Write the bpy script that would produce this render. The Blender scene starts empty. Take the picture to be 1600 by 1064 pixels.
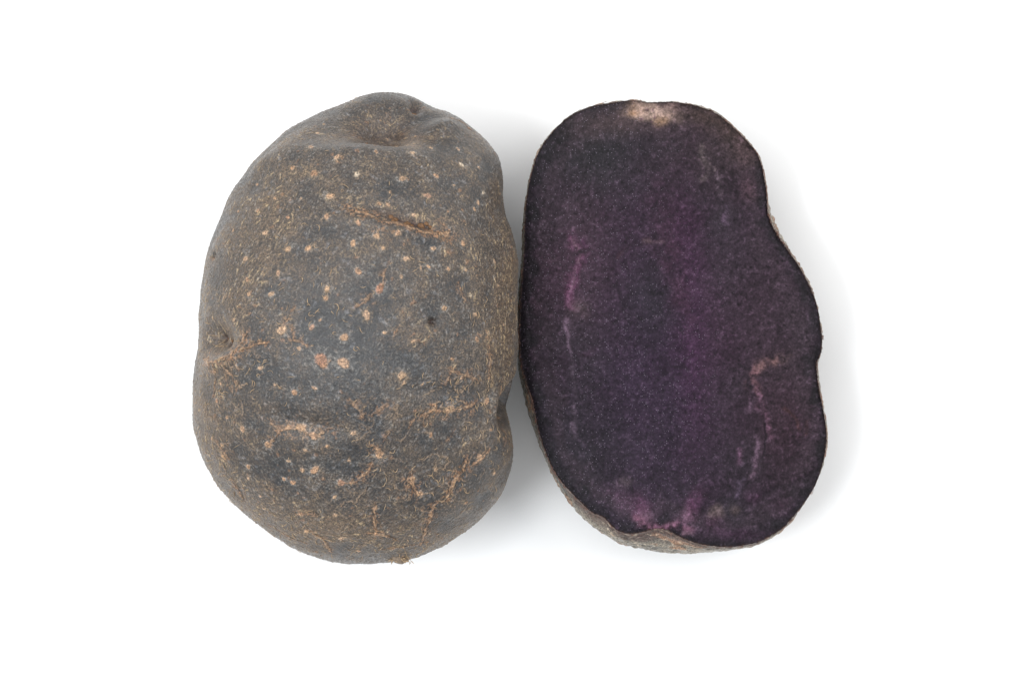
import bpy, math
import numpy as np
from mathutils import Vector

# ------------------------------------------------------------------ camera, light, exposure
K = 0.00012                    # metres per picture unit on the table (potato about 9 cm long)
CD = 1.0                       # camera height in metres
DP = CD / K
sc = bpy.context.scene
cam_d = bpy.data.cameras.new('camera'); cam = bpy.data.objects.new('camera', cam_d)
sc.collection.objects.link(cam); sc.camera = cam
cam.location = (0, 0, CD); cam.rotation_euler = (0, 0, 0)
cam_d.sensor_width = 36; cam_d.lens = 36 * CD / (1600 * K)
cam_d.clip_start = 0.01; cam_d.clip_end = 20

w = bpy.data.worlds.new('World'); sc.world = w; w.use_nodes = True
w.node_tree.nodes['Background'].inputs[0].default_value = (0.97, 0.985, 1.0, 1)
w.node_tree.nodes['Background'].inputs[1].default_value = 0.80

def softbox(name, loc, target, size, power, col=(1, 1, 1)):
    d = bpy.data.lights.new(name, 'AREA'); d.shape = 'RECTANGLE'
    d.size, d.size_y = size; d.energy = power; d.color = col
    o = bpy.data.objects.new(name, d); sc.collection.objects.link(o)
    o.location = loc
    o.rotation_euler = (Vector(target) - Vector(loc)).to_track_quat('-Z', 'Y').to_euler()
    return o
softbox('key_softbox', (-0.48, 0.34, 0.86), (0, 0, 0.02), (0.9, 0.9), 6.6, (1, 0.995, 0.985))
softbox('fill_softbox', (-0.44, -0.16, 0.92), (-0.03, 0, 0.02), (0.34, 0.34), 5.6, (0.92, 0.965, 1))
softbox('right_added_fill', (0.62, 0.28, 0.62), (0.05, 0, 0.0), (0.60, 0.60), 4.2)  # unseen fill light, added to thin the shadow on the right
sc.view_settings.view_transform = 'Standard'; sc.view_settings.look = 'None'
sc.view_settings.exposure = 0.0; sc.view_settings.gamma = 1.0

rng = np.random.default_rng(7)
f32 = np.float32

# ------------------------------------------------------------------ helpers
def lin(r, g, b, k=0.98):
    c = np.array([r, g, b], float) / 255
    return (np.where(c <= 0.04045, c / 12.92, ((c + 0.055) / 1.055) ** 2.4) * k).astype(f32)

def smooth(a, b, x):
    t = np.clip((x - a) / (b - a), 0, 1); return t * t * (3 - 2 * t)

def spline(pts, n=12, closed=True):
    p = np.array(pts, float); out = []
    m = len(p)
    for i in range(m if closed else m - 1):
        if closed: a, b, c, d = p[i - 1], p[i], p[(i + 1) % m], p[(i + 2) % m]
        else: a, b, c, d = p[max(i - 1, 0)], p[i], p[i + 1], p[min(i + 2, m - 1)]
        for t in np.linspace(0, 1, n, endpoint=False):
            out.append(0.5 * ((2 * b) + (-a + c) * t + (2 * a - 5 * b + 4 * c - d) * t * t + (-a + 3 * b - 3 * c + d) * t ** 3))
    if not closed: out.append(p[-1])
    return np.array(out)

NT = 4096
def polar(pts, cx, cy, z):
    """outline in picture units -> radius by angle, on the plane of height z"""
    s = (DP - z) / DP
    q = spline(pts); x = (q[:, 0] - 800) * s - cx; y = (532 - q[:, 1]) * s - cy
    a = np.arctan2(y, x) % (2 * math.pi); r = np.hypot(x, y)
    o = np.argsort(a)
    g = np.linspace(0, 2 * math.pi, NT, endpoint=False)
    return np.interp(g, a[o], r[o], period=2 * math.pi)
def lowpass(r, n):
    F = np.fft.rfft(r); k = np.arange(len(F)); return np.fft.irfft(F * np.exp(-(k / n) ** 2), len(r))
def at(r, th): return np.interp(th % (2 * math.pi), np.linspace(0, 2 * math.pi, NT, endpoint=False), r, period=2 * math.pi)

class Noise:
    """periodic gaussian noise canvases"""
    def __init__(s, n, u): s.n, s.u = n, u; s.kx = np.fft.rfftfreq(n)[None, :]; s.ky = np.fft.fftfreq(n)[:, None]
    def __call__(s, scale, sx=1.0, sy=1.0):
        F = np.fft.rfft2(rng.standard_normal((s.n, s.n)).astype(f32))
        g = scale / s.u
        a = np.fft.irfft2(F * np.exp(-2 * (math.pi * g) ** 2 * ((s.kx * sx) ** 2 + (s.ky * sy) ** 2)), (s.n, s.n))
        return (a / a.std()).astype(f32)

def lic(src, cos2, sin2, L, n):
    """streaks of src along a direction field given as a double angle"""
    ang = (np.arctan2(sin2, cos2) / 2).astype(f32); vx = np.cos(ang); vy = np.sin(ang)
    Y, X = np.mgrid[0:n, 0:n].astype(f32); acc = src.copy()
    for sgn in (1, -1):
        x, y = X.copy(), Y.copy(); px, py = sgn * vx, sgn * vy
        for k in range(L):
            x += px; y += py
            ix = x.astype(np.int32) % n; iy = y.astype(np.int32) % n
            acc += src[iy, ix]
            nx, ny = vx[iy, ix], vy[iy, ix]
            f = np.where(nx * px + ny * py < 0, -1, 1).astype(f32)
            px, py = nx * f, ny * f
    return acc / acc.std()

def bilinear(C, x, y):
    n = C.shape[0]
    x = np.clip(x, 0, n - 1.001); y = np.clip(y, 0, n - 1.001)
    i = x.astype(int); j = y.astype(int); fx = x - i; fy = y - j
    if C.ndim == 3: fx = fx[..., None]; fy = fy[..., None]
    return (C[j, i] * (1 - fx) * (1 - fy) + C[j, i + 1] * fx * (1 - fy) + C[j + 1, i] * (1 - fx) * fy + C[j + 1, i + 1] * fx * fy).astype(f32)

def mesh_obj(name, V, faces, material, parent=None, attrs=None, origin=(0, 0, 0), smooth_shade=True):
    """V in picture units; faces an (n,4) or (n,3) array"""
    V = (np.asarray(V, float) - np.asarray(origin)) * K
    me = bpy.data.meshes.new(name); F = np.asarray(faces, np.int32); k = F.shape[1]
    me.vertices.add(len(V)); me.vertices.foreach_set('co', V.astype(f32).ravel())
    me.loops.add(F.size); me.loops.foreach_set('vertex_index', F.ravel())
    me.polygons.add(len(F)); me.polygons.foreach_set('loop_start', np.arange(0, F.size, k, dtype=np.int32))
    try: me.polygons.foreach_set('loop_total', np.full(len(F), k, np.int32))
    except Exception: pass
    me.update(calc_edges=True)
    me.polygons.foreach_set('use_smooth', np.full(len(F), smooth_shade, bool))
    for an, col in (attrs or {}).items():
        a = me.color_attributes.new(an, 'FLOAT_COLOR', 'POINT')
        c = np.ones((len(V), 4), f32); c[:, :col.shape[1]] = col; a.data.foreach_set('color', c.ravel())
    me.validate()
    me.materials.append(material)
    o = bpy.data.objects.new(name, me); sc.collection.objects.link(o)
    if parent: o.parent = parent
    return o

def grid_faces(nr, nc, off=0, wrap=False):
    i = np.arange(nr - 1)[:, None]; j = np.arange(nc if wrap else nc - 1)[None, :]; j2 = (j + 1) % nc
    return np.stack(np.broadcast_arrays(off + i * nc + j, off + i * nc + j2, off + (i + 1) * nc + j2, off + (i + 1) * nc + j), -1).reshape(-1, 4)

def grid_normals(P):
    du = np.gradient(P, axis=1); dv = np.gradient(P, axis=0)
    n = np.cross(du, dv); return n / (np.linalg.norm(n, axis=-1, keepdims=True) + 1e-9)

def disc_map(n):
    """concentric square-to-disc mapping -> rho, theta"""
    a = np.linspace(-1, 1, n); X, Y = np.meshgrid(a, a)
    X = np.where(np.abs(X) < 1e-9, 1e-9, X)
    big = np.abs(X) >= np.abs(Y)
    r = np.where(big, X, Y); th = np.where(big, (math.pi / 4) * (Y / X), math.pi / 2 - (math.pi / 4) * (X / np.where(np.abs(Y) < 1e-9, 1e-9, Y)))
    th = np.where(r < 0, th + math.pi, th); return np.abs(r), th % (2 * math.pi)

def border(n):
    t = [(0, j) for j in range(n - 1)] + [(i, n - 1) for i in range(n - 1)] + [(n - 1, j) for j in range(n - 1, 0, -1)] + [(i, 0) for i in range(n - 1, 0, -1)]
    return np.array(t)

# ------------------------------------------------------------------ materials
def nt(name):
    m = bpy.data.materials.new(name); m.use_nodes = True; t = m.node_tree
    return m, t, t.nodes['Principled BSDF'], lambda k: t.nodes.new(k), t.links.new

def px_coords(t, N, L):
    tc = N('ShaderNodeTexCoord'); mp = N('ShaderNodeMapping'); mp.inputs['Scale'].default_value = (1 / K / 100,) * 3
    L(tc.outputs['Object'], mp.inputs[0]); return mp.outputs[0]          # unit = 100 picture units

def noise(N, L, co, scale, detail=3, rough=0.6, dist=0):
    n = N('ShaderNodeTexNoise'); L(co, n.inputs['Vector']); n.inputs['Scale'].default_value = scale
    n.inputs['Detail'].default_value = detail; n.inputs['Roughness'].default_value = rough; n.inputs['Distortion'].default_value = dist
    return n.outputs['Fac']

def ramp(N, L, x, a, b, lo=0.0, hi=1.0):
    r = N('ShaderNodeMapRange'); L(x, r.inputs[0])
    for i, v in zip((1, 2, 3, 4), (a, b, lo, hi)): r.inputs[i].default_value = v
    return r.outputs[0]

def mul(N, L, a, b):
    m = N('ShaderNodeMix'); m.data_type = 'RGBA'; m.blend_type = 'MULTIPLY'; m.inputs[0].default_value = 1
    L(a, m.inputs[6]); L(b, m.inputs[7]); return m.outputs[2]

def skin_material():
    m, t, b, N, L = nt('potato_skin'); co = px_coords(t, N, L)
    at_ = N('ShaderNodeAttribute'); at_.attribute_name = 'tint'
    g1 = ramp(N, L, noise(N, L, co, 40, 4, 0.75), 0.37, 0.63, 0.22, 1.85)
    c = mul(N, L, at_.outputs['Color'], g1)
    L(c, b.inputs['Base Color'])
    L(ramp(N, L, noise(N, L, co, 12, 3), 0.3, 0.7, 0.30, 0.42), b.inputs['Roughness'])
    b.inputs['Specular IOR Level'].default_value = 0.55
    b.inputs['Sheen Weight'].default_value = 0.16; b.inputs['Sheen Roughness'].default_value = 0.4
    b.inputs['Sheen Tint'].default_value = (1, 0.93, 0.85, 1)
    bp = N('ShaderNodeBump'); bp.inputs['Strength'].default_value = 0.75; bp.inputs['Distance'].default_value = 1.6 * K
    L(noise(N, L, co, 36, 5, 0.75), bp.inputs['Height']); L(bp.outputs[0], b.inputs['Normal'])
    return m

def flesh_material():
    m, t, b, N, L = nt('purple_flesh'); co = px_coords(t, N, L)
    at_ = N('ShaderNodeAttribute'); at_.attribute_name = 'tint'
    wt = N('ShaderNodeAttribute'); wt.attribute_name = 'wet_glint'
    g1 = ramp(N, L, noise(N, L, co, 34, 4, 0.75), 0.34, 0.66, 0.5, 1.5)
    c = mul(N, L, at_.outputs['Color'], g1)
    v = N('ShaderNodeTexVoronoi'); L(co, v.inputs['Vector']); v.inputs['Scale'].default_value = 38
    sp = N('ShaderNodeMath'); sp.operation = 'MULTIPLY'
    L(ramp(N, L, v.outputs['Distance'], 0.20, 0.10), sp.inputs[0])
    sepc = N('ShaderNodeSeparateColor'); L(v.outputs['Color'], sepc.inputs[0])
    L(ramp(N, L, sepc.outputs[0], 0.45, 0.9), sp.inputs[1])
    sp2 = N('ShaderNodeMath'); sp2.operation = 'MULTIPLY'; L(sp.outputs[0], sp2.inputs[0]); L(wt.outputs['Fac'], sp2.inputs[1])
    mx = N('ShaderNodeMix'); mx.data_type = 'RGBA'; L(sp2.outputs[0], mx.inputs[0]); L(c, mx.inputs[6])
    mx.inputs[7].default_value = (*lin(158, 146, 164), 1)       # starch grains, doubling as wet glints painted into the colour
    L(mx.outputs[2], b.inputs['Base Color'])
    L(ramp(N, L, wt.outputs['Fac'], 0, 1, 0.45, 0.22), b.inputs['Roughness'])
    b.inputs['Specular IOR Level'].default_value = 0.10
    b.inputs['Subsurface Weight'].default_value = 0.0
    bp = N('ShaderNodeBump'); bp.inputs['Strength'].default_value = 1.0; bp.inputs['Distance'].default_value = 1.5 * K
    L(noise(N, L, co, 38, 3, 0.7), bp.inputs['Height']); L(bp.outputs[0], b.inputs['Normal'])
    return m

def plain(name, col, rough=0.7, sc_=30, spread=0.45, bump=1.5):
    m, t, b, N, L = nt(name); co = px_coords(t, N, L)
    rgb = N('ShaderNodeRGB'); rgb.outputs[0].default_value = (*col, 1)
    c = mul(N, L, rgb.outputs[0], ramp(N, L, noise(N, L, co, sc_, 4), 0.3, 0.7, 1 - spread, 1 + spread))
    L(c, b.inputs['Base Color']); b.inputs['Roughness'].default_value = rough
    b.inputs['Specular IOR Level'].default_value = 0.3
    bp = N('ShaderNodeBump'); bp.inputs['Strength'].default_value = 0.7; bp.inputs['Distance'].default_value = bump * K
    L(noise(N, L, co, sc_ * 0.8, 4), bp.inputs['Height']); L(bp.outputs[0], b.inputs['Normal'])
    return m

M_skin = skin_material(); M_flesh = flesh_material()
M_bud = plain('brown_bud', lin(106, 78, 54)); M_scar = plain('dry_stem_scar', lin(116, 102, 88))
M_flake = plain('dry_skin_flake', lin(156, 134, 108), 0.75)
M_surf = plain('white_backdrop', (0.83, 0.83, 0.83), 0.6, 3, 0.004, 0.05)

# ------------------------------------------------------------------ the surface they rest on
def make_surface():
    n = 24; a = np.linspace(-14000, 14000, n); X, Y = np.meshgrid(a, a)
    V = np.stack([X, Y, np.zeros_like(X)], -1).reshape(-1, 3)
    o = mesh_obj('white_surface', V, grid_faces(n, n), M_surf)
    o['kind'] = 'structure'
make_surface()

def project(P):
    s = DP / (DP - P[..., 2]); return P[..., 0] * s + 800, 532 - P[..., 1] * s

def empty(name, loc, label, cat):
    o = bpy.data.objects.new(name, None); sc.collection.objects.link(o); o.location = [v * K for v in loc]
    o.empty_display_size = 0.02; o['label'] = label; o['category'] = cat; return o

def ico(sub=2):
    import bmesh
    bm = bmesh.new(); bmesh.ops.create_icosphere(bm, subdivisions=sub, radius=1)
    V = np.array([v.co[:] for v in bm.verts]); F = np.array([[v.index for v in f.verts] for f in bm.faces]); bm.free(); return V, F
ICO = ico(2)

def nodule(name, P, nrm, rad, material, parent, origin, squash=0.7, rough=0.16):
    V, F = ICO; r = 1 + rough * rng.standard_normal(len(V))
    n = nrm / np.linalg.norm(nrm); t = np.cross(n, [0.3, 0.9, 0.1]); t /= np.linalg.norm(t); b = np.cross(n, t)
    rr = np.asarray(rad, float) * np.ones(3)
    W = (V[:, :1] * t * rr[0] + V[:, 1:2] * b * rr[1] + V[:, 2:] * n * rr[2] * squash) * r[:, None]
    return mesh_obj(name, W + P, F, material, parent, origin=origin)

def strip(points, normals, width, curl):
    """a curled thread of loose skin: thin closed ribbon with real thickness"""
    P = np.asarray(points); n = len(P); T = np.gradient(P, axis=0); T /= np.linalg.norm(T, axis=1, keepdims=True) + 1e-9
    S = np.cross(T, normals); S /= np.linalg.norm(S, axis=1, keepdims=True) + 1e-9
    wv = width * np.sin(np.linspace(0.12, math.pi - 0.12, n))[:, None]
    C = P + normals * (curl * np.sin(np.linspace(0, math.pi, n)) + 0.15)[:, None]
    R = np.stack([C - S * wv, C + normals * wv * 0.8, C + S * wv, C - normals * wv * 0.5], 1).reshape(-1, 3)
    return R, grid_faces(n, 4, 0, True)

# ================================================================== whole potato
OUT_W = [(582,146),(610,145),(639,150),(662,159),(681,171),(704,177),(728,192),(751,212),(770,231),(783,254),(786,276),(785,301),(788,330),(796,353),(803,379),(807,405),(808,464),(809,534),(805,593),(799,619),(795,633),(792,647),(797,669),(801,694),(800,717),(791,755),(772,785),(742,818),(703,845),(671,862),(644,873),(600,879),(565,881),(530,878),(494,869),(459,855),(426,834),(399,815),(369,788),(344,761),(328,736),(314,709),(306,682),(302,654),(302,600),(304,575),(309,534),(313,473),(320,417),(331,374),(345,341),(360,306),(382,273),(407,243),(440,212),(464,195),(492,180),(525,168),(560,153)]
LENT = [(495,205,4),(488,234,6),(528,250,6),(459,265,5),(491,273,8),(558,273,6),(402,289,4),(516,307,7),(404,330,5),(510,338,6),(414,364,6),
(588,240,5),(644,239,6),(640,218,5),(675,228,5),(717,232,5),(721,258,6),(681,275,6),(629,279,7),(668,306,7),(747,317,6),(741,327,5),(755,301,5),(748,262,4),
(648,333,5),(593,317,4),(607,317,4),(589,369,6),(552,380,6),(620,364,5),(450,389,6),(481,388,6),(383,404,6),(435,427,5),(387,437,5),(390,460,5),
(424,459,6),(351,465,4),(560,424,6),(511,451,5),(509,466,4),(441,516,9),(487,511,5),(538,527,6),(503,563,12),(537,567,10),(372,547,5),(407,575,5),(461,612,6),(492,605,4),(468,544,4),
(599,388,4),(634,405,5),(677,388,5),(723,381,6),(657,418,3),(669,417,4),(727,422,4),(627,433,4),(594,451,8),(573,492,7),(694,482,6),(742,492,5),(735,462,4),
(744,530,6),(773,409,5),(787,507,3),(627,586,8),(630,597,4),(645,532,4),(777,446,3),(380,670,7),(340,626,5),(355,652,4),(332,685,4),(347,695,5),(349,712,7),
(470,668,9),(490,679,8),(419,694,8),(478,702,4),(388,729,6),(492,734,9),(473,734,5),(458,753,7),(443,749,5),(533,754,8),(523,776,5),(471,802,6),(523,804,5),
(533,841,7),(479,829,6),(389,746,5),(407,774,4),(413,794,4),(561,860,5),(512,695,4),(593,712,8),(674,680,5),(657,774,7),(646,751,7),(748,713,7),(728,785,4),
(586,795,6),(588,834,7),(770,739,5),(759,627,8),(703,640,10),(780,684,4),(683,736,5),(761,670,4),(615,856,5),(552,676,5),(451,668,6),(545,720,3),(430,600,3),
(600,520,3),(705,560,4),(660,600,3),(720,590,4),(500,500,3),(450,340,4),(430,310,4),(470,310,3),(560,350,5),(700,330,3),(710,290,3),(610,300,3),(700,420,4),(450,720,4),
(610,180,4),(588,196,5),(640,192,4),(655,200,3),(505,190,4),(365,360,4),(372,330,4),(365,500,4),(345,600,4),(325,560,5)]
# scars: points, width, strength
SCAR = [([(547,322),(560,331),(578,336),(595,345),(612,349),(632,350),(650,357),(662,362)],4.5,1),([(655,361),(672,364),(684,364)],4,.9),([(688,366),(702,366)],7,.9),
([(757,700),(748,715),(735,730)],3,.8),([(728,720),(725,736),(712,753),(699,777)],5,1),([(698,783),(679,791),(674,807),(665,826),(657,851)],4.5,.8),
([(646,742),(646,755),(654,777)],5,.8),([(586,788),(585,813),(589,832)],4,.8),([(573,833),(590,834),(619,843)],3,.7),([(540,755),(554,753),(570,742),(584,725)],3,.7),
([(584,695),(593,712)],4,.7),([(608,676),(598,690)],3,.6),([(660,665),(661,649),(676,638),(684,624)],3,.8),([(676,638),(698,641),(731,635),(745,628)],5,.7),
([(640,668),(648,650)],2,.6),([(345,566),(358,556),(372,544),(385,520)],4,.7),([(318,560),(330,566),(345,566)],5,.8),([(377,546),(400,538),(416,536)],3,.8),([(372,548),(368,555)],4,.7),
([(418,654),(432,668),(451,668),(470,668),(492,679),(522,667)],4,.5),([(434,672),(434,679),(418,695)],3,.6),([(481,826),(505,843),(516,862)],3,.7),([(464,802),(494,802)],3,.7),
([(366,755),(380,780)],4,.6),([(345,700),(356,716)],4,.6),([(456,510),(462,530),(480,540)],2.5,.6),([(700,575),(712,584),(735,587),(750,600)],2.5,.7),([(694,604),(700,590)],2.5,.6),
([(440,508),(452,498),(460,480)],2,.5),([(594,451),(600,430),(606,415)],2,.6),([(556,480),(572,470),(582,460)],2,.6),([(716,440),(722,462),(728,470)],2,.5),([(520,560),(500,575)],2,.4),
([(545,620),(560,640),(566,650)],4,.4),([(582,648),(598,634),(606,630)],3,.5),([(700,185),(722,192),(735,205)],4,.5),([(420,240),(440,222)],3,.3),([(540,190),(560,186)],4,.3),
([(350,570),(364,590),(370,612)],1.5,.6),([(360,560),(375,578)],1.5,.6),([(340,570),(336,600),(333,620)],1.5,.6),([(352,574),(352,590),(368,620)],1.5,.5),([(785,600),(778,625),(784,640),(793,650)],4,.7),
([(790,660),(788,680),(780,700)],3,.4),([(640,745),(636,770)],2,.4),([(420,820),(450,838),(480,850)],2.5,.4),([(600,858),(640,852),(670,845)],2.5,.5),([(700,690),(712,672)],2,.4),([(760,520),(766,560),(764,590)],2.5,.5)]

def whole_potato():
    cx, cy, zeq, Hu, Hd = 555 - 800, 532 - 515, 190.0, 215.0, 190.0
    rd = polar(OUT_W, cx, cy, zeq); rs = lowpass(rd, 5); rd = lowpass(rd, 60)
    N_ = 1000; cmax = 0.56 * math.pi
    rho, th = disc_map(N_); c = rho * cmax
    def surf(c, th):
        k = np.sin(np.minimum(c, math.pi / 2)) ** 5
        r = at(rs, th) * (1 - k) + at(rd, th) * k
        pr = np.sin(c) ** 0.93
        x = cx + r * pr * np.cos(th); y = cy + r * pr * np.sin(th)
        z = zeq + np.where(c < math.pi / 2, Hu, Hd) * np.sign(np.cos(c)) * np.abs(np.cos(c)) ** 0.97
        z = z + 10 * np.sin((y - cy) / 160.0 + 0.6) * np.clip(np.cos(c), 0, 1)
        return np.stack([x, y, z], -1)
    P = surf(c, th)
    nrm = grid_normals(P)
    if nrm[N_ // 2, N_ // 2, 2] < 0: nrm = -nrm
    # unwrapped plane Q
    R0 = at(rs, th); Qx = c * R0 * np.cos(th); Qy = -c * R0 * np.sin(th)
    CN, U = 2048, 0.66; toc = lambda q: q / U + CN / 2
    PX, PY = project(P); step = 4
    sx, sy = PX[::step, ::step].ravel(), PY[::step, ::step].ravel()
    ok = (c[::step, ::step] < math.pi / 2 + 0.02).ravel(); idx = np.flatnonzero(ok); sx, sy = sx[idx], sy[idx]
    gi, gj = np.unravel_index(idx, PX[::step, ::step].shape); gi *= step; gj *= step
    def locate(x, y):
        k = np.argmin((sx - x) ** 2 + (sy - y) ** 2); i, j = gi[k], gj[k]
        a, b = max(i - 4, 0), max(j - 4, 0); wx, wy = PX[a:i + 5, b:j + 5], PY[a:i + 5, b:j + 5]
        m = np.argmin((wx - x) ** 2 + (wy - y) ** 2); u, v = np.unravel_index(m, wx.shape); return a + u, b + v
    def toQ(x, y):
        i, j = locate(x, y); return toc(Qx[i, j]), toc(Qy[i, j])
    nz = Noise(CN, U)
    Yc, Xc = np.mgrid[0:CN, 0:CN].astype(f32)
    # ---- direction field and streaks
    n1 = nz(2.6); n2 = nz(2.6)
    c2 = n1.copy(); s2 = n2.copy()
    def directed(x, y, rx, ry, ang, wgt):
        qx, qy = toQ(x, y); g = wgt * np.exp(-(((Xc - qx) * U / rx) ** 2 + ((Yc - qy) * U / ry) ** 2))
        return g * math.cos(2 * ang), g * math.sin(2 * ang)
    for args in [(790, 500, 90, 190, math.pi / 2, 5), (700, 410, 90, 60, math.pi / 2, 2), (340, 470, 80, 80, math.pi * 0.62, 2.5), (330, 640, 60, 130, math.pi * 0.53, 2.5),
                 (420, 400, 70, 70, -0.9, 1.6), (480, 850, 140, 50, 0.5, 3), (650, 860, 110, 45, -0.35, 3), (600, 190, 160, 40, 0.1, 3), (350, 320, 60, 90, -1.0, 2), (780, 720, 50, 110, 1.7, 3)]:
        a, b = directed(*args); c2 += a; s2 += b
    src = nz(0.75)
    L1 = lic(src, c2, s2, 4, CN)
    L2 = lic(nz(0.7), c2 + 0.4 * n2, s2 - 0.4 * n1, 8, CN)
    net = smooth(0.2, 1.9, L1 * .65 + .7 * nz(0.7)); fib = smooth(0.9, 2.2, L2)
    # ---- ground tone
    big = nz(60); mid = nz(18); mid2 = nz(9); fine = nz(1.0)
    tone = (0.5 + 0.12 * big + 0.10 * mid + 0.08 * mid2)[..., None]
    slate = lin(28, 29, 32); slate2 = lin(58, 58, 59); brown = lin(88, 70, 52); tan = lin(134, 114, 90); pale = lin(136, 132, 126); orange = lin(158, 114, 78)
    C = slate + (slate2 - slate) * np.clip(tone, 0, 1)
    bm = np.full((CN, CN), 0.33, f32)
    for x, y, rx, ry, g in [(410, 330, 90, 100, .30), (370, 450, 70, 90, .30), (790, 500, 70, 190, .55), (640, 400, 180, 50, .15), (500, 830, 190, 60, .40), (340, 700, 60, 140, .3), (700, 840, 120, 60, .3),
                            (600, 200, 110, 35, .45), (640, 340, 70, 18, .35), (335, 560, 50, 40, .5), (310, 560, 45, 200, .35), (520, 590, 120, 60, -.25), (560, 450, 120, 60, -.10), (560, 700, 120, 60, -.12), (440, 470, 60, 40, -.1), (480, 740, 80, 50, -.1), (440, 830, 90, 40, .25), (540, 520, 200, 220, -.05)]:
        qx, qy = toQ(x, y); bm += g * np.exp(-(((Xc - qx) * U / rx) ** 2 + ((Yc - qy) * U / ry) ** 2))
    bm = np.clip(bm + 0.09 * mid2 + 0.07 * mid, 0, 1)
    C = C + (brown - C) * np.clip(bm * 0.85 + 0.10 * fine, 0, 1)[..., None]
    selp = smooth(-0.5, 1.0, nz(7) - 3.0 * (bm - 0.45))[..., None]
    thread = tan + (pale - tan) * selp
    na = (net * (0.22 + 0.36 * bm))[..., None]; C = C + (thread - C) * np.clip(na, 0, 0.9)
    fa = (fib * smooth(0.25, 0.7, bm) * 0.55)[..., None]; C = C + (lin(184, 160, 122) - C) * np.clip(fa, 0, 0.9)
    dk = (smooth(0.8, 2.0, -L1) * 0.5)[..., None]; C = C * (1 - dk)
    sil = nz(2.2); st = (smooth(1.2, 2.4, sil) * 0.12)[..., None]; C = C + (lin(160, 162, 168) - C) * st
    H = 0.8 * net + 0.7 * fib * smooth(0.3, 0.7, bm) + 0.35 * mid2 * 0.8 + 1.4 * mid * 0.5
    # ---- small unlisted corky freckles
    fr = smooth(2.1, 2.9, nz(2.6) + 0.25 * mid); C = C + (orange * 0.9 - C) * (fr * 0.3)[..., None]; H += fr * 0.6
    # ---- web of thin peeling cracks in the lower and right zones
    zone = np.zeros((CN, CN), f32)
    for x, y, rx, ry, g in [(700, 640, 110, 50, 1), (690, 760, 90, 90, .9), (580, 790, 70, 60, .7), (370, 590, 60, 70, .8), (360, 730, 50, 90, .8), (480, 680, 80, 40, .5), (500, 840, 120, 40, .7), (780, 720, 50, 90, .8), (600, 690, 60, 40, .6), (440, 540, 50, 40, .6)]:
        qx, qy = toQ(x, y); zone = np.maximum(zone, g * np.exp(-(((Xc - qx) * U / rx) ** 2 + ((Yc - qy) * U / ry) ** 2)))
    wa = nz(15) + 0.35 * nz(5) + .10 * nz(1.5); gy_, gx_ = np.gradient(wa); gm = np.hypot(gx_, gy_) / U + 1e-4
    crack = smooth(1.7, .5, np.abs(wa) / gm) * smooth(.0, .9, nz(9) + 1.1 * zone - .4) * zone
    C = C + (lin(150, 124, 98) - C) * (crack * .75)[..., None]; H += crack * 1.6
    C *= (1 - .35 * (smooth(1.7, 2.6, np.abs(wa) / gm) * smooth(4.5, 2.8, np.abs(wa) / gm) * smooth(.3, .8, zone)))[..., None]
    # ---- lenticels
    for x, y, r in LENT:
        qx, qy = toQ(x, y); r = r * 1.0; wpx = int(r * 3.4 / U); x0, y0 = int(qx) - wpx, int(qy) - wpx
        sl = (slice(y0, y0 + 2 * wpx), slice(x0, x0 + 2 * wpx))
        dx = (Xc[sl] - qx) * U; dy = (Yc[sl] - qy) * U; el = rng.uniform(.75, 1.25); ra = rng.uniform(0, math.pi)
        ux = dx * math.cos(ra) + dy * math.sin(ra); uy = -dx * math.sin(ra) + dy * math.cos(ra)
        d = np.hypot(ux * el, uy / el); a = np.arctan2(uy, ux)
        wob = 1 + 0.06 * np.sin(2 * a + rng.uniform(0, 6)) + 0.05 * np.sin(3 * a + rng.uniform(0, 6)) + 0.04 * fine[sl]
        core = smooth(1.05, 0.6, d / (r * 0.86 * wob))
        nsp = rng.integers(7, 12); fringe = smooth(2.3, 0.8, d / r) * smooth(0.15, 0.9, np.sin(nsp * a + rng.uniform(0, 6) + 1.6 * np.sin(2 * a)) * 0.6 + 0.35 * fine[sl])
        whitish = 1 if (x, y) in ((721, 258), (755, 301), (558, 273), (735, 462)) else rng.uniform(0, .35)
        red = 1 if (x, y) in ((487, 511), (533, 754), (594, 451), (503, 563), (668, 306)) else rng.uniform(0, .45)
        cc = lin(158, 124, 92); cc = cc + (lin(138, 92, 66) - cc) * red; cc = cc + (lin(172, 155, 134) - cc) * whitish
        C[sl] += (thread[sl] * 1.1 - C[sl]) * np.clip(fringe * 0.35 + 0.12 * smooth(1.7, .8, d / r), 0, 1)[..., None]
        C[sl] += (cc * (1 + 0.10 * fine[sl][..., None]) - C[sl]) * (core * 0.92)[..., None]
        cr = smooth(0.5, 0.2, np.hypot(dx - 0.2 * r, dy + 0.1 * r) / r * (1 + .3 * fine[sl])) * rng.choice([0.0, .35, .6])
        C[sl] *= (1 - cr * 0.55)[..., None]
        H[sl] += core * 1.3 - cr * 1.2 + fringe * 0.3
    # ---- corky scars
    nzs = nz(4)
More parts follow.
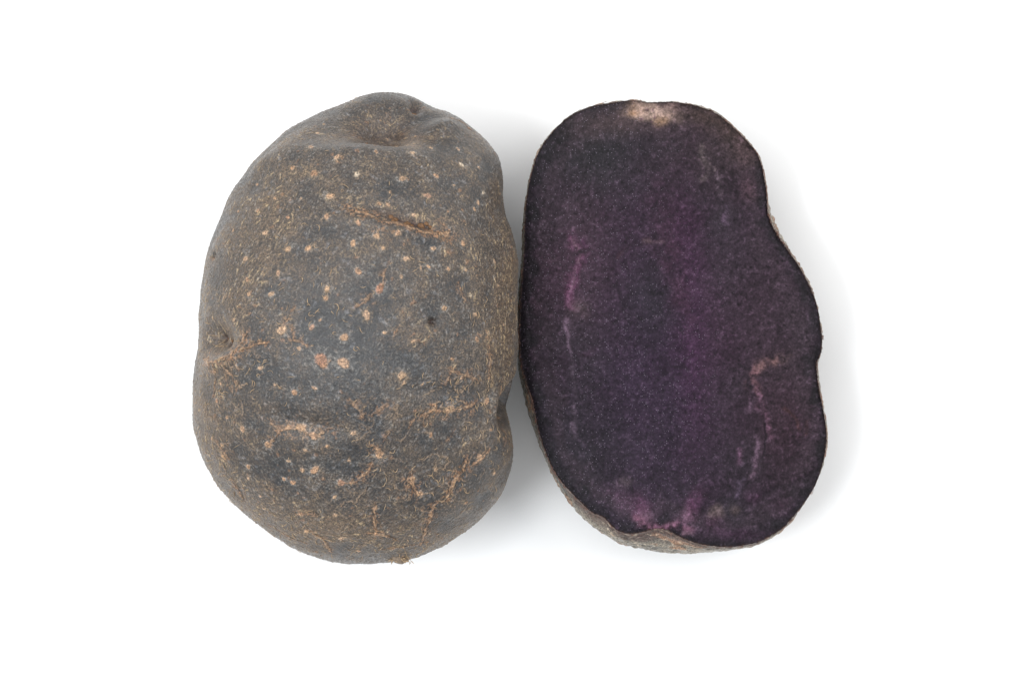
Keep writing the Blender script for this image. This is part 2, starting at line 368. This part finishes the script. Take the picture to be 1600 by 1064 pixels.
    for pts, wd, sg in SCAR:
        wd *= 1.35
        q = np.array([toQ(*p) for p in spline(pts, 6, False)])
        lo = np.floor(q.min(0) - 4 * wd / U - 8).astype(int); hi = np.ceil(q.max(0) + 4 * wd / U + 8).astype(int)
        sl = (slice(lo[1], hi[1]), slice(lo[0], hi[0])); xx = Xc[sl] + 1.6 * n1[sl]; yy = Yc[sl] + 1.6 * n2[sl]
        d = np.full(xx.shape, 1e9, f32); par = np.zeros_like(d)
        for k in range(len(q) - 1):
            a, b = q[k], q[k + 1]; ab = b - a; t = np.clip(((xx - a[0]) * ab[0] + (yy - a[1]) * ab[1]) / (ab @ ab + 1e-6), 0, 1)
            dd = np.hypot(xx - a[0] - t * ab[0], yy - a[1] - t * ab[1]) * U; par = np.where(dd < d, (k + t) / len(q), par); d = np.minimum(d, dd)
        wv = wd * (0.40 + 0.60 * np.sin(np.pi * np.clip(par, 0.05, .95))) * np.clip(1 + 0.45 * nzs[sl], .35, 2)
        core = smooth(1.0, 0.35, d / (wv * 0.62)) * sg; rim = smooth(0.5, 1.0, d / (wv * .62)) * smooth(2.0, 1.1, d / (wv * .62)) * sg
        halo = smooth(3.5, 0.5, d / wv) * sg * smooth(-.2, 1.2, fine[sl] + L1[sl] * .5)
        C[sl] += (orange - C[sl]) * (halo * 0.5)[..., None]
        streak_mix = (0.5 + 0.5 * np.clip(L1[sl] * 0.6, -1, 1))[..., None]  # mix of dark and pale cork along the fibre streaks
        C[sl] += ((lin(104, 74, 52) + (lin(162, 130, 98) - lin(104, 74, 52)) * streak_mix) - C[sl]) * (core * 0.9)[..., None]
        C[sl] *= (1 - rim * 0.32)[..., None]
        H[sl] += core * 1.9 - rim * 0.9
    # ---- form: hollows, brows, eyes (true relief, plus shade painted into the tint)
    def bump(x, y, rx, ry, d, ang=0.0, p=2):
        qx, qy = toQ(x, y); dx = (Xc - qx) * U; dy = (Yc - qy) * U
        u = dx * math.cos(ang) + dy * math.sin(ang); v = -dx * math.sin(ang) + dy * math.cos(ang)
        return d * np.exp(-(((u / rx) ** 2 + (v / ry) ** 2) ** (p / 2)))
    G = bump(600, 182, 82, 66, -33, 0.0) + bump(597, 206, 40, 20, -12, 0.05, 3) + bump(560, 232, 100, 34, 7, -.02) + bump(570, 175, 12, 30, -5, .3) + bump(625, 178, 10, 34, -4, -.3) + bump(685, 196, 50, 26, 9, -.5)
    G += bump(652, 161, 15, 22, -9, 0, 2.5) + bump(640, 337, 64, 22, -8, .2) + bump(625, 358, 78, 10, 5, .22) + bump(655, 349, 28, 7, -3, .25, 3)
    G += bump(337, 526, 46, 28, -15, 0, 2.5) + bump(345, 564, 50, 14, 8, -.3) + bump(331, 528, 10, 8, -5) + bump(346, 536, 8, 7, -5)
    G += bump(800, 618, 105, 40, -44, 0, 3.4) + bump(770, 632, 14, 34, 5, .1) + bump(335, 400, 6, 7, -6) + bump(676, 503, 7, 5, -6) + bump(770, 690, 50, 50, 8) + bump(660, 740, 90, 60, -5) + bump(430, 250, 60, 40, 6)
    G += bump(470, 660, 70, 16, -4, .1) + bump(470, 690, 60, 18, 3) + bump(700, 612, 70, 12, -4, .2) + bump(560, 600, 130, 60, 4)
    H2 = H * 0.95 + G * 1.5
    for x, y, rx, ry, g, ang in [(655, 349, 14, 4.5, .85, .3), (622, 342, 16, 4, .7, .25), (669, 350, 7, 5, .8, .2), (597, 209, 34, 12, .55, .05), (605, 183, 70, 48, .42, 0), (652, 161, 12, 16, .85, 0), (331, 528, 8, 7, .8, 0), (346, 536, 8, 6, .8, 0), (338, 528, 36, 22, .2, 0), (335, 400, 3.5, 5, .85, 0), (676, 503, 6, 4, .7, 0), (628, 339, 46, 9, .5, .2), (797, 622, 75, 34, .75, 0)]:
        m = bump(x, y, rx, ry, g, ang, 3)[..., None]; C = C + (lin(52, 34, 30) - C) * np.clip(m, 0, 1)  # dark brown of pits, hollow and fold, with their shade painted in
    C = np.clip(C, 0.004, 0.9).astype(f32)
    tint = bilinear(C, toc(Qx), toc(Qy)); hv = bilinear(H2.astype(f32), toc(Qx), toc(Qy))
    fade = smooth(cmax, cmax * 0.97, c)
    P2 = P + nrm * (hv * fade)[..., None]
    # underside closing cap
    br = border(N_); bi, bj = br[:, 0], br[:, 1]; nb = len(br); thb = th[bi, bj]
    rows = []; nr = 26
    for k in range(1, nr + 1):
        cc = cmax + (math.pi - cmax) * k / nr * 0.999; rows.append(surf(np.full(nb, cc), thb))
    V = np.concatenate([P2.reshape(-1, 3)] + rows)
    V[:, 2] = np.where(V[:, 2] < 8, 0.6 + 7.4 * np.exp((V[:, 2] - 8) / 7.4), V[:, 2])
    first = bi * N_ + bj; ringids = [first] + [N_ * N_ + k * nb + np.arange(nb) for k in range(nr)]
    F = [grid_faces(N_, N_)]
    for a, b in zip(ringids[:-1], ringids[1:]):
        F.append(np.stack([a, np.roll(a, -1), np.roll(b, -1), b], -1)[:, ::-1])
    T = np.concatenate([tint.reshape(-1, 3), np.tile(lin(62, 56, 50), (nb * nr, 1)) * rng.uniform(.8, 1.2, (nb * nr, 1))])
    origin = (cx, cy, 0)
    root = empty('whole_potato', origin, 'whole unpeeled dark grey potato with rough tan speckled skin, left of the cut purple half', 'potato')
    mesh_obj('skin', V, np.concatenate(F), M_skin, root, {'tint': T}, origin)
    def here(x, y):
        i, j = locate(x, y); return P2[i, j], nrm[i, j]
    # eyes with their buds
    eyes = [('eye', [(612,337,4.5),(619,341,4),(615,345,3.5),(640,346,4),(634,349,3),(645,351,3.5),(663,350,5),(670,347,3.5),(676,352,3)], 'shallow eye with brown buds above the tan ridge'),
            ('eye', [(566,197,3.5),(571,204,3),(583,207,3),(590,208,4.5),(596,209,3),(604,211,2.5),(577,203,2)], 'eye sunk in the hollow at the upper end'),
            ('eye', [(331,528,4.5),(346,536,4.5),(343,531,2.5)], 'round eye with two buds at the left edge'),
            ('eye', [(650,165,3.5),(655,166,2.5)], 'dark pit near the top end')]
    for nm, buds, lab in eyes:
        x, y, r = buds[0]; p, n = here(x, y)
        e = nodule(nm, p - n * 1.0, n, (r * 1.15, r * 1.0, r), M_bud, root, origin, 0.6); e['label'] = lab
        for x, y, r in buds[1:]:
            p, n = here(x, y); nodule('bud', p, n, (r * 1.1, r * .9, r), M_bud, e, origin, 0.6)
    # stem scar at the lower end: lumpy core with dry fibres
    p, n = here(627, 872); p = p + np.array([0, 1.5, 3])
    s = nodule('stem_scar', p, n, (17, 7, 9), M_scar, root, origin, 0.8, 0.2)
    Vs, Fs, off = [], [], 0
    for k in range(60):
        a = rng.uniform(-0.2, math.pi + 0.2); l = rng.uniform(4, 11)
        st_ = p + np.array([rng.uniform(-15, 14), rng.uniform(-5, 5), rng.uniform(2, 8)])
        tt = np.linspace(0, 1, 7)[:, None]; d = np.array([math.cos(a), -0.25 * math.sin(a), .1])
        pts = st_ + d * l * tt + np.array([0, -1, -.3]) * (tt ** 2) * rng.uniform(-3, 5) + rng.normal(0, .35, (7, 3))
        R, f = strip(pts, np.tile([0, -.2, .98], (7, 1)), rng.uniform(.6, 1.3), rng.uniform(0, 2)); Vs.append(R); Fs.append(f + off); off += len(R)
    fo = mesh_obj('fibres', np.concatenate(Vs), np.concatenate(Fs), M_flake, s, None, origin); fo['kind'] = 'stuff'
    # loose threads of peeling skin
    Vs, Fs, off = [], [], 0; zones = [(760, 560, 40, 110, 60), (690, 630, 60, 40, 30), (700, 760, 50, 60, 36), (380, 570, 50, 60, 50), (440, 840, 60, 30, 30), (600, 740, 60, 60, 26), (340, 740, 40, 60, 30), (550, 500, 200, 250, 90), (780, 700, 20, 60, 20), (620, 858, 80, 18, 36), (480, 470, 60, 60, 26)]
    for zx, zy, rx, ry, cnt in zones:
        for k in range(cnt):
            x, y = zx + rng.normal(0, rx * .55), zy + rng.normal(0, ry * .55); i, j = locate(x, y)
            if c[i, j] > math.pi / 2 + .05: continue
            a = rng.uniform(0, math.pi) if zx not in (760, 780) else rng.normal(math.pi / 2, .25); l = rng.uniform(4, 15); tt = np.linspace(-.5, .5, 8); curv = rng.normal(0, .09)
            pp = []; nn = []
            for t in tt:
                aa = a + curv * t * l; ii, jj = locate(x + math.cos(aa) * l * t, y + math.sin(aa) * l * t); pp.append(P2[ii, jj]); nn.append(nrm[ii, jj])
            pp = np.array(pp); pp[1:-1] = (pp[:-2] + pp[1:-1] * 2 + pp[2:]) / 4
            if np.linalg.norm(np.diff(pp, axis=0), axis=1).max() > 9 or np.linalg.norm(np.diff(pp, axis=0), axis=1).min() < .05: continue
            R, f = strip(pp, np.array(nn), rng.uniform(.35, .75), rng.uniform(.1, 1.2)); Vs.append(R); Fs.append(f + off); off += len(R)
    fl = mesh_obj('loose_skin_threads', np.concatenate(Vs), np.concatenate(Fs), M_flake, root, None, origin); fl['kind'] = 'stuff'
whole_potato()

# ================================================================== cut half
CUT = [(1011,160),(1044,159),(1063,161),(1087,165),(1115,175),(1141,194),(1164,217),(1180,235),(1189,253),(1194,276),(1198,300),(1199,326),(1204,346),(1216,368),(1235,396),(1251,419),(1268,452),(1277,478),(1283,511),(1285,534),(1283,553),(1277,566),(1277,582),(1279,600),(1284,626),(1289,653),(1292,679),(1290,705),(1283,734),(1272,763),(1250,795),(1224,824),(1195,843),(1177,849),(1150,854),(1119,854),(1093,850),(1071,843),(1055,835),(1043,828),(1026,826),(1005,831),(984,834),(964,829),(952,817),(940,806),(928,803),(916,793),(887,764),(866,737),(847,692),(838,658),(832,626),(823,600),(816,575),(812,546),(812,499),(814,452),(817,417),(819,385),(820,340),(825,293),(833,262),(843,234),(863,206),(894,179),(929,165),(955,161),(985,157)]
OUTH = [(1011,159),(1063,160),(1115,174),(1164,216),(1190,253),(1199,300),(1200,326),(1205,346),(1236,396),(1269,452),(1284,511),(1286,534),(1279,566),(1279,584),(1285,626),(1293,679),(1284,734),(1251,796),(1225,825),(1187,849),(1150,858),(1119,861),(1093,863),(1058,865),(1029,864),(1000,858),(971,850),(947,837),(910,810),(884,779),(854,724),(826,650),(814,595),(810,546),(809,499),(812,452),(815,417),(817,385),(818,340),(824,293),(832,262),(842,234),(862,205),(893,178),(929,164),(985,156)]
def half_potato():
    ZC = 155.0; cx, cy = 1050 - 800, 532 - 515
    s = (DP - ZC) / DP; cx *= s; cy *= s
    rc = lowpass(polar(CUT, cx, cy, ZC), 140); rc0 = rc.copy()
    ro = np.maximum(lowpass(polar(OUTH, cx, cy, ZC * .7), 90), rc + .2)
    ro = lowpass(ro, 110)
    wig = np.interp(np.linspace(0, 1400, NT, endpoint=False), np.arange(1401), np.r_[rng.standard_normal(1400), 0] * 0.5); rc = rc + wig * .8
    # ---- paint canvas of the face (1 unit = 1 picture unit)
    CN = 1024; nz = Noise(CN, 1.0); ox, oy = 1050 - 512, 512 - 512
    Yc, Xc = np.mgrid[0:CN, 0:CN].astype(f32); X = Xc + ox; Y = Yc + 10; X0, Y0 = ox, 10
    A = nz(50); B = nz(16); D = nz(6); E = nz(2.2); Fn = nz(1.0)
    C = np.zeros((CN, CN, 3), f32) + lin(60, 46, 60)
    def blend(col, m): nonlocal C; C = C + (lin(*col) - C) * np.clip(m, 0, 1)[..., None]
    def g(x, y, rx, ry, ang=0.0, p=2):
        dx = X - x + 2.5 * D; dy = Y - y + 2.5 * np.roll(D, 300, 0); u = dx * math.cos(ang) + dy * math.sin(ang); v = -dx * math.sin(ang) + dy * math.cos(ang)
        return np.exp(-(((u / rx) ** 2 + (v / ry) ** 2) ** (p / 2)))
    blend((50, 48, 54), 0.35 + 0.2 * B)
    blend((74, 50, 72), 0.25 * smooth(0, 1.5, A + .4 * B))
    blend((56, 42, 68), .5 * g(1000, 600, 110, 180)); blend((72, 44, 64), .6 * g(1060, 380, 45, 110, -.2)); blend((76, 46, 72), .4 * g(1105, 530, 60, 80)); blend((72, 44, 70), .35 * g(1070, 640, 80, 130)); blend((44, 36, 52), .35 * g(1045, 620, 22, 150)); blend((80, 44, 80), .5 * g(1078, 480, 30, 190, -.05)); blend((70, 44, 70), .35 * g(985, 430, 45, 160))
    blend((92, 66, 80), .45 * g(900, 420, 60, 160)); blend((48, 50, 52), .6 * g(930, 240, 90, 60)); blend((78, 62, 66), .5 * g(1120, 230, 90, 70)); blend((76, 58, 68), .5 * g(1200, 500, 90, 190)); blend((58, 46, 56), .5 * g(1230, 740, 50, 60))
    blend((74, 48, 60), .5 * g(1230, 660, 50, 90)); blend((50, 50, 54), .45 * g(900, 740, 60, 90, .8)); blend((48, 47, 54), .5 * g(1020, 470, 50, 60)); blend((52, 48, 56), .4 * g(905, 560, 30, 90))
    # ring just under the skin
    a = np.arctan2((532 - Y) * s - cy, (X - 800) * s - cx); rr = np.hypot((532 - Y) * s - cy, (X - 800) * s - cx); dist = at(rc, a) - rr
    blend((44, 42, 46), .68 * smooth(24, 4, dist + 7 * D + 5 * B)); blend((88, 72, 82), .28 * smooth(14, 30, dist + 4 * D) * smooth(58, 34, dist + 6 * D))
    # pale end
    blend((100, 82, 82), .6 * g(985, 188, 90, 22, -.08)); blend((206, 176, 162), .95 * g(1016, 176, 40, 15, .10, 4)); blend((176, 132, 92), .7 * g(990, 172, 11, 7)); blend((172, 132, 98), .65 * g(1033, 187, 10, 7)); blend((172, 140, 138), .5 * g(1050, 170, 12, 10))
    blend((96, 60, 86), .8 * (g(1018, 173, 4, 3) + g(1006, 172, 2.5, 2.5) + g(1000, 186, 3, 3) + g(1024, 183, 2.5, 2.5) + g(1020, 192, 3, 2)))
    blend((104, 82, 76), .5 * g(1110, 185, 60, 16, .35)); blend((92, 74, 70), .5 * g(1150, 215, 30, 30, .8))
    def line(pts, wd, col, k, rag=1.0):
        q = spline(pts, 5, False); d = np.full(X.shape, 1e9, f32)
        lo = q.min(0) - 30; hi = q.max(0) + 30; sl = (slice(max(int(lo[1] - Y0), 0), int(hi[1] - Y0)), slice(max(int(lo[0] - X0), 0), int(hi[0] - X0)))
        xx = X[sl] + rag * 2.4 * D[sl]; yy = Y[sl] + rag * 2.4 * np.roll(D, 200, 1)[sl]; dd = d[sl]
        for i in range(len(q) - 1):
            ab = q[i + 1] - q[i]; t = np.clip(((xx - q[i][0]) * ab[0] + (yy - q[i][1]) * ab[1]) / (ab @ ab + 1e-6), 0, 1)
            dd = np.minimum(dd, np.hypot(xx - q[i][0] - t * ab[0], yy - q[i][1] - t * ab[1]))
        m = np.zeros(X.shape, f32); m[sl] = np.exp(-(dd / wd) ** 2) * np.clip(1 + .35 * E[sl] + .45 * D[sl], 0, 1.5); blend(col, k * m); return m
    line([(883,310),(890,345),(896,372)], 6, (104, 82, 98), .45)
    groove = line([(894,370),(901,392),(904,402),(900,425),(896,450),(893,475)], 8, (126, 84, 112), .8); line([(897,374),(903,396),(902,410)], 2.5, (160, 126, 142), .55); line([(900,420),(896,452)], 2, (150, 115, 135), .45)
    line([(915,375),(918,405)], 3, (100, 64, 92), .45); blend((118, 98, 102), .5 * g(903, 482, 12, 13, .5)); line([(888,500),(891,545)], 3.5, (135, 110, 130), .45); line([(893,545),(897,620),(898,680)], 3, (105, 88, 104), .5)
    blend((100, 72, 96), .5 * g(920, 550, 14, 6, -.3)); blend((96, 74, 88), .45 * (g(865, 410, 12, 10) + g(840, 475, 8, 10)))
    groove2 = line([(968,402),(978,387),(990,380),(1015,376),(1035,377)], 3.5, (84, 60, 68), .4); line([(1005,376),(1035,377)], 3, (118, 96, 104), .45)
    line([(1030,296),(1036,330),(1044,365),(1058,400)], 14, (74, 50, 68), .4); line([(1044,390),(1062,440),(1075,500)], 16, (72, 46, 64), .4)
    line([(1096,228),(1100,248),(1104,262),(1099,275)], 6, (108, 94, 96), .6); line([(1110,255),(1113,266)], 4, (168, 146, 150), .6); line([(1122,280),(1124,300)], 5, (118, 100, 112), .5); blend((118, 88, 100), .5 * g(1168, 295, 13, 20)); line([(1134,325),(1137,350)], 4, (112, 90, 112), .5)
    blend((104, 82, 84), .5 * g(1165, 240, 20, 22)); line([(1186,650),(1190,700)], 3, (96, 80, 96), .0)
    line([(1227,556),(1222,560)], 8, (112, 90, 90), .7); line([(1210,566),(1195,569),(1182,577)], 6.5, (146, 110, 112), .75); line([(1180,580),(1172,592),(1174,603),(1182,612)], 7, (136, 98, 106), .7)
    line([(1183,612),(1188,630),(1196,655),(1206,680)], 4, (118, 84, 104), .7); line([(1172,620),(1176,645)], 4, (118, 92, 112), .55); d1 = line([(1186,625),(1194,655),(1198,680),(1193,715),(1180,745),(1160,770),(1148,785)], 1.6, (30, 26, 32), .55)
    line([(1182,682),(1185,700),(1183,725),(1174,745)], 5, (116, 92, 110), .65); line([(1157,706),(1153,722)], 4, (116, 84, 108), .6); line([(1160,752),(1152,770)], 6, (100, 84, 104), .5)
    d2 = line([(1268,742),(1240,752),(1212,764),(1190,776),(1165,790),(1148,799)], 3.5, (36, 26, 36), .6); line([(1262,755),(1230,768),(1196,785),(1170,800)], 8, (84, 68, 82), .4)
    line([(1226,640),(1245,655),(1252,668)], 3, (84, 54, 54), .45); line([(1262,660),(1262,676)], 3, (80, 52, 54), .4)
    blend((122, 72, 108), .55 * g(1003, 792, 16, 14, .6)); blend((134, 100, 120), .55 * g(1010, 804, 14, 12, .8)); blend((112, 84, 106), .6 * g(975, 780, 24, 14, .5)); blend((122, 104, 112), .5 * g(978, 752, 10, 8))
    blend((126, 76, 112), .55 * g(1078, 795, 10, 26, .5)); blend((152, 116, 138), .6 * g(1070, 805, 10, 12)); blend((136, 116, 116), .75 * g(1118, 803, 14, 10, -.2, 3)); blend((92, 58, 82), .5 * g(1112, 818, 16, 10)); blend((104, 88, 88), .6 * g(1148, 796, 6, 7))
    line([(1000,812),(1030,824),(1052,818),(1080,822)], 6, (150, 104, 128), .6); line([(1080,828),(1066,830)], 4, (150, 118, 134), .5); blend((86, 56, 80), .5 * g(1178, 776, 12, 10)); blend((80, 54, 74), .45 * g(1222, 790, 14, 14)); blend((96, 66, 92), .5 * g(1140, 835, 60, 9, 0))
    blend((124, 80, 120), .0 * A)
    # cell mottling
    fi = lic(nz(.8), np.ones((CN, CN), f32) * .8 + .9 * nz(8), nz(8) * .9 + .4, 3, CN)
    C *= (1 + 0.14 * E + 0.12 * Fn + 0.04 * D + 0.05 * B)[..., None].clip(.4, 1.8)
    rightm = smooth(1080, 1160, X)[..., None]
    C *= (1 - 0.55 * smooth(1.1, 2.2, -fi)[..., None] * rightm).clip(.3, 1)
    C += lin(92, 74, 90) * (0.35 * smooth(1.0, 2.2, E * .5 + Fn * .9)[..., None])
    blend((86, 62, 54), .8 * smooth(2.0, .6, dist + .5 * Fn))
    C = np.clip(C * .42, .003, .8)
    wet_glint = np.clip(0.30 + 0.75 * smooth(1130, 900, X) + 0.35 * g(1040, 600, 110, 170) + .7 * g(845, 600, 25, 110) * 1 + .12 * B - .6 * smooth(1100, 1200, X), .06, 1)  # wetness mask, also sets how strongly the painted glints show
    Hf = 0.15 * D + 0.22 * E + .5 * B - 2.4 * groove - 1.3 * groove2 - 0.7 * d1 - 0.8 * d2 - .25 * smooth(1.1, 2.2, -fi) + 0.6 * np.sin((X * .93 + Y * .2) / 26 + .7 * A) * .5
    N_ = 560; rho, th = disc_map(N_)
    rcut = at(rc, th); r_s = at(lowpass(rc, 6), th); k = rho ** 6
    r = (r_s * (1 - k) + rcut * k) * rho
    x = cx + r * np.cos(th); y = cy + r * np.sin(th); px = 800 + x / s; py = 532 - y / s
    u, v = px - X0, py - Y0
    z = ZC + bilinear(Hf.astype(f32), u, v) * smooth(1, .97, rho) - 3.0 * smooth(.93, 1.0, rho) ** 2 - 1.5 * rho ** 2
    V = np.stack([x, y, z], -1)
    origin = (cx, cy, 0)
    root = empty('potato_half', origin, 'cut potato half lying flat side up, dark purple flesh with faint pink streaks', 'potato')
    mesh_obj('flesh', V.reshape(-1, 3), grid_faces(N_, N_), M_flesh, root, {'tint': bilinear(C, u, v).reshape(-1, 3), 'wet_glint': np.repeat(bilinear(wet_glint.astype(f32), u, v).reshape(-1, 1), 3, 1)}, origin)
    # ---- skin below the cut
    nc, nr = 1500, 190; tha = np.linspace(0, 2 * math.pi, nc, endpoint=False)[None, :]; t = np.linspace(0, 1, nr)[:, None]
    rca, roa = at(rc, tha), at(ro, tha); rsm = at(lowpass(ro, 5), tha)
    zb = ZC * .66; ztop = ZC - 4.5
    t1 = np.clip(t / .32, 0, 1); t2 = np.clip((t - .32) / .68, 0, 1)
    up = t <= .32; e = t2 * math.pi / 2
    rr_ = np.where(up, rca - .3 + (roa - rca + .3) * np.sin(t1 * math.pi / 2), (roa * (1 - t2 ** .5) + rsm * t2 ** .5) * np.cos(e) ** .85)
    zz = np.where(up, ztop + (zb - ztop) * (1 - np.cos(t1 * math.pi / 2)) , zb * (1 - np.sin(e)))
    zz = zz + 3.6 * (1 - smooth(0, .03, t))           # lip standing level with the flesh
    P = np.stack([cx + rr_ * np.cos(tha), cy + rr_ * np.sin(tha), zz + 0 * tha], -1)
    n = grid_normals(P); outw = np.stack([np.cos(tha) + 0 * t, np.sin(tha) + 0 * t, 0 * t + 0 * tha], -1)
    if (n * outw)[20].sum() < 0: n = -n
    nz2 = Noise(1024, 1.6); S1, S2, S3, S4 = nz2(2), nz2(7), nz2(22), nz2(1.7)
    uu = (tha / (2 * math.pi) * 1023 + 0 * t); vv = 200 + t * 240 + 0 * tha
    s1, s2, s3, s4 = (bilinear(q, uu, vv) for q in (S1, S2, S3, S4))
    tone = np.clip(.5 + .3 * s3 + .25 * s1, 0, 1)[..., None]
    Tn = lin(64, 65, 64) + (lin(122, 114, 102) - lin(64, 65, 64)) * tone
    cork = smooth(1.0, 1.9, s2 + .25 * s1)[..., None]; Tn = Tn + (lin(136, 98, 70) - Tn) * cork * .7
    edge = smooth(.17, .02, t + .02 * s2)[..., None]; Tn = Tn + (lin(70, 50, 44) - Tn) * edge * .9
    gr = smooth(.8, 1.9, s4)[..., None]; Tn = Tn + (lin(176, 160, 140) - Tn) * gr * .5
    H = .7 * s1 + 1.5 * smooth(.8, 1.8, s2) + .8 * s3 - 1.6
    P2 = P + n * (H * smooth(0, .1, t) * smooth(1, .9, t))[..., None]
    P2[..., 2] = np.where(P2[..., 2] < 6, .5 + 5.5 * np.exp((P2[..., 2] - 6) / 5.5), P2[..., 2])
    mesh_obj('skin', P2.reshape(-1, 3), grid_faces(nr, nc, 0, True), M_skin, root, {'tint': np.clip(Tn, .01, .9).reshape(-1, 3).astype(f32)}, origin)
    # eye at the lower rim, brown crumbs in it
    def rimpt(px, py, z): q = (DP - z) / DP; return np.array([(px - 800) * q, (532 - py) * q, z])
    e = nodule('eye', rimpt(1030, 834, 143), np.array([0, -.5, .85]), (12, 6, 5), M_bud, root, origin, .7, .2)
    for bx, by, br in [(1022,834,4),(1030,833,4.5),(1038,836,3.5),(1034,841,3),(1043,842,2.5),(1028,846,3),(1018,831,2.5),(1012,846,2.5),(1050,850,2.5)]:
        nodule('bud', rimpt(bx, by, 145 - (by - 830) * 1.6), np.array([0, -.5, .85]), br, plain_orange, e, origin, .6, .22)
    # torn shreds of skin along the rim
    Vs, Fs, off = [], [], 0
    for k in range(210):
        a = rng.uniform(0, 2 * math.pi) if k < 110 else rng.normal(0.72, .16) if k < 140 else rng.normal(3.95, .45)
        l = rng.uniform(3, 12); tt = np.linspace(-.5, .5, 7)
        aa = a + tt * l / float(at(rc, a)); rq = at(rc, aa) + rng.uniform(-.5, 1.4)
        pts = np.stack([cx + rq * np.cos(aa), cy + rq * np.sin(aa), np.full(7, ZC - rng.uniform(2, 5))], -1) + rng.normal(0, .3, (7, 3))
        out = np.stack([np.cos(aa), np.sin(aa), np.full(7, .9)], -1); out /= np.linalg.norm(out, axis=1, keepdims=True)
        R, f = strip(pts, out, rng.uniform(.4, 1.1), rng.uniform(0, 1.2)); Vs.append(R); Fs.append(f + off); off += len(R)
    o = mesh_obj('torn_skin_shreds', np.concatenate(Vs), np.concatenate(Fs), M_shred, root, None, origin); o['kind'] = 'stuff'
plain_orange = plain('ochre_crumb', lin(170, 118, 62)); M_shred = plain('torn_skin', lin(104, 76, 66), .6, 18, .5)
half_potato()
